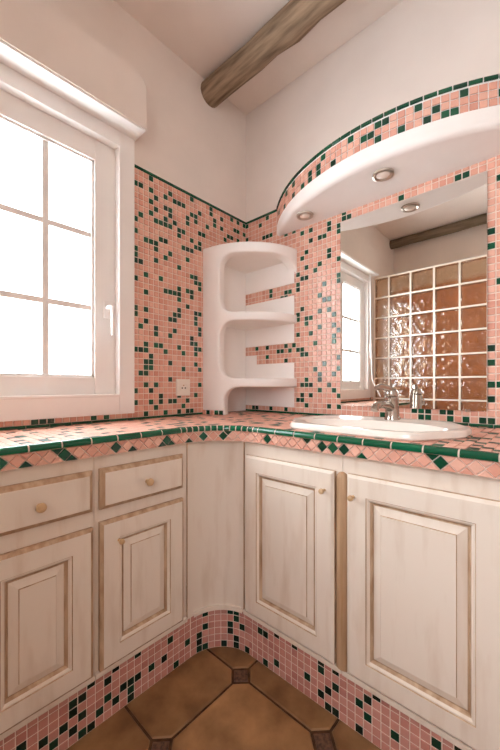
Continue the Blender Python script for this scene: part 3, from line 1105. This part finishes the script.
# half-round post between the two basin doors
post = thing('half_round_post', (0.9005, -FYR, 0.167), 'tan half-round wooden post between the two basin cabinet doors', 'post')
b = MB()
lev = [(0.1672, 1)] + [(0.20 + 0.06 * k, 1) for k in range(9)] + [(0.725 + 0.018 * sin(radians(a)), cos(radians(a))) for a in (0, 25, 50, 70, 85)]
NS = 10
vs = [(0.9005 + 0.0196 * sc * -cos(pi * i / NS), -FYR - 0.0005 - 0.014 * sc * sin(pi * i / NS), z) for z, sc in lev for i in range(NS + 1)]
fs = [(k * (NS + 1) + i, k * (NS + 1) + i + 1, (k + 1) * (NS + 1) + i + 1, (k + 1) * (NS + 1) + i) for k in range(len(lev) - 1) for i in range(NS)]
fs += [tuple(range(NS + 1)), tuple((len(lev) - 1) * (NS + 1) + i for i in range(NS + 1))]
b.add(vs, fs)
b.build('shaft', 'tan_wood', post, smooth=True)

# curved corner panel between the runs
CRAD = 0.146


def cab_corner(k, n, off=0.0):
    a = pi / 2 * k / n
    cx, cy = FXL + CRAD, -FYR - CRAD
    r_ = CRAD - off
    return cx - r_ * cos(a), cy + r_ * sin(a)


cpn = thing('curved_corner_panel', (0.42, -0.6, BZ), 'curved whitewashed panel closing the inner corner between the cabinets', 'cabinet panel')
n = 20
outer = [(FXL, -0.7236)] + [cab_corner(k, n) for k in range(n + 1)]
outer = [p for p in outer if p[0] <= 0.5042 and p[1] >= -0.7237] + [(0.504, -FYR)]
back = [(p[0] - 0.018, p[1] + 0.018) for p in reversed(outer)]
extrude(outer + back, BZ, TZ).build('panel', 'white_wood', cpn, smooth=True)
for xx, yy, nx, ny in ((FXL, -0.7215, 1, 0), (0.5025, -FYR, 0, -1)):
    MB().box(xx - (0.001 if nx else 0.0015), xx + (0.0035 if nx else 0.0015), yy - (0.0035 if ny else 0.0015), yy + (0.001 if ny else 0.0015), BZ + .004, TZ - .004).build('seam_strip', 'patina_wood', cpn)
rail_o = [cab_corner(k, n, 0.010) for k in range(n + 1)]
rail_o = [p for p in rail_o if p[0] <= 0.503 and p[1] >= -0.722]
extrude(rail_o + [(p[0] - 0.010, p[1] + 0.010) for p in reversed(rail_o)], BZ, BZ + 0.0155).build('base_rail', 'white_wood', cpn)

# ------------------------------------------------------------------ tiled plinths
KXL, KYR = 0.372, 0.545
GKL = {-51: [3], -49: [2], -48: [1], -47: [2], -46: [1,3,4], -45: [0,2,4], -44: [0,5], -43: [1], -42: [2,4], -41: [1,5], -40: [2], -39: [0,1,2], -38: [2,5], -36: [2], -34: [2], -33: [4], -32: [0], -30: [2]}
GKR = {23: [4], 24: [0,4], 26: [1,5], 29: [5], 31: [2], 33: [1,4,5], 34: [0,2], 35: [0,3,5], 38: [0,3], 39: [2,4], 40: [5], 42: [2], 46: [4], 48: [5]}
GKC = {1: [0,1,2], 2: [0,3,5], 5: [0], 6: [2,3,5], 7: [0,1,4,5], 8: [3], 9: [0]}
KH = 0.0249
kp, kg = (unit_tile('plinth_tile', 0.0216, 0.0217, 0.0020, 0.0008, m) for m in ('rose_tile', 'shaded_green_tile'))
KR_ = 0.150
kcx, kcy = KXL + 0.004 + KR_, -KYR - 0.004 - KR_
pl_l = thing('plinth', (0.3, -1.29, 0), 'pink and green mosaic plinth under the window-side cabinets', 'plinth')
MB().box(0.02, KXL, LE + .01, kcy, 0, BZ - 0.0005).build('core', 'grout', pl_l)
rest = MB()
for k in range(-76, -28):
    y = 0.0222 + 0.02455 * k
    if not (LE + 0.02 < y < kcy + 0.002):
        continue
    for j in range(6):
        z = 0.0130 + KH * j
        if k >= -53:
            g = j in GKL.get(k, ())
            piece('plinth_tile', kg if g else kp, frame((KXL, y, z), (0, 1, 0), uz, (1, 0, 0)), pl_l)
        else:
            rest.tile((KXL, y, z), uy, uz, ux, 0.0216, 0.0217, 0.0020, 0.0008, 1 if RND.random() < 0.13 else 0, RND.random())
tag(rest.build('plinth_tiles', ['pink_mosaic', 'green_mosaic'], pl_l), kind='stuff')

pl_r = thing('plinth', (1.1, -0.3, 0), 'pink and green mosaic plinth under the washbasin cabinets', 'plinth')
MB().box(kcx, 1.70, -KYR, -0.02, 0, BZ - 0.0005).build('core', 'grout', pl_r)
for k in range(21, 70):
    x = 0.0043 + 0.02485 * k
    if not (kcx < x < 1.69):
        continue
    for j in range(6):
        g = j in GKR.get(k, ()) if k < 50 else RND.random() < 0.13
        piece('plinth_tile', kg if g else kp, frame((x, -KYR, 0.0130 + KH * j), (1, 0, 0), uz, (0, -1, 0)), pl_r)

pl_c = thing('plinth', (0.4, -0.57, 0), 'curved pink and green mosaic plinth under the corner panel', 'plinth')
n = 18
arc = [(kcx - (KR_ + .004) * cos(pi / 2 * k / n), kcy + (KR_ + .004) * sin(pi / 2 * k / n)) for k in range(n + 1)]
extrude(arc + [(kcx, -KYR + 0.03), (KXL - 0.03, -KYR + 0.03), (KXL - 0.03, kcy)], 0, BZ - 0.0005).build('core', 'grout', pl_c)
for k in range(10):
    a = radians(4.5 + 9 * k)
    U, N = Vector((sin(a), cos(a), 0)), Vector((cos(a), -sin(a), 0))
    o_ = Vector((kcx - (KR_ + .0035) * cos(a), kcy + (KR_ + .0035) * sin(a), 0))
    for j in range(6):
        g = j in GKC.get(k, ())
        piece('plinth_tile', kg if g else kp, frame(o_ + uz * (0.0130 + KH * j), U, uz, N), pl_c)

# ------------------------------------------------------------------ glass block partition (seen in the mirror)
part = thing('glass_block_partition', (0.6, -1.96, 0), 'tall glass block shower partition with cream joints, seen in the mirror', 'partition')
PYF = -1.92
xs = [0.003, 0.145, 0.345, 0.545, 0.745, 0.945, 1.145]
zs = [0.069 + 0.2 * k for k in range(11)]
jn = MB()
for x in xs:
    jn.box(max(x - 0.007, 0.001), x + 0.007, PYF - 0.075, PYF, 0.0, zs[-1] + 0.007)
for z in zs:
    jn.box(0.001, xs[-1] + 0.007, PYF - 0.0745, PYF + 0.0005, z - 0.007, z + 0.007)
jn.box(0.001, xs[-1] + 0.007, PYF - 0.074, PYF - 0.001, 0, zs[0])
jn.build('joints', 'block_joint', part)


def block_mesh(w, h):
    b_ = MB().box(-w / 2, w / 2, -0.036, 0.036, -h / 2, h / 2)
    return b_.mesh('glass_block', 'block_glass', bevel=0.008)


bms = {}
for i in range(len(xs) - 1):
    w = round(xs[i + 1] - xs[i] - 0.0144, 4)
    for j in range(10):
        if w not in bms:
            bms[w] = block_mesh(w, 0.1856)
        piece('glass_block', bms[w], Matrix.Translation(((xs[i] + xs[i + 1]) / 2, PYF - 0.0375, (zs[j] + zs[j + 1]) / 2)), part)
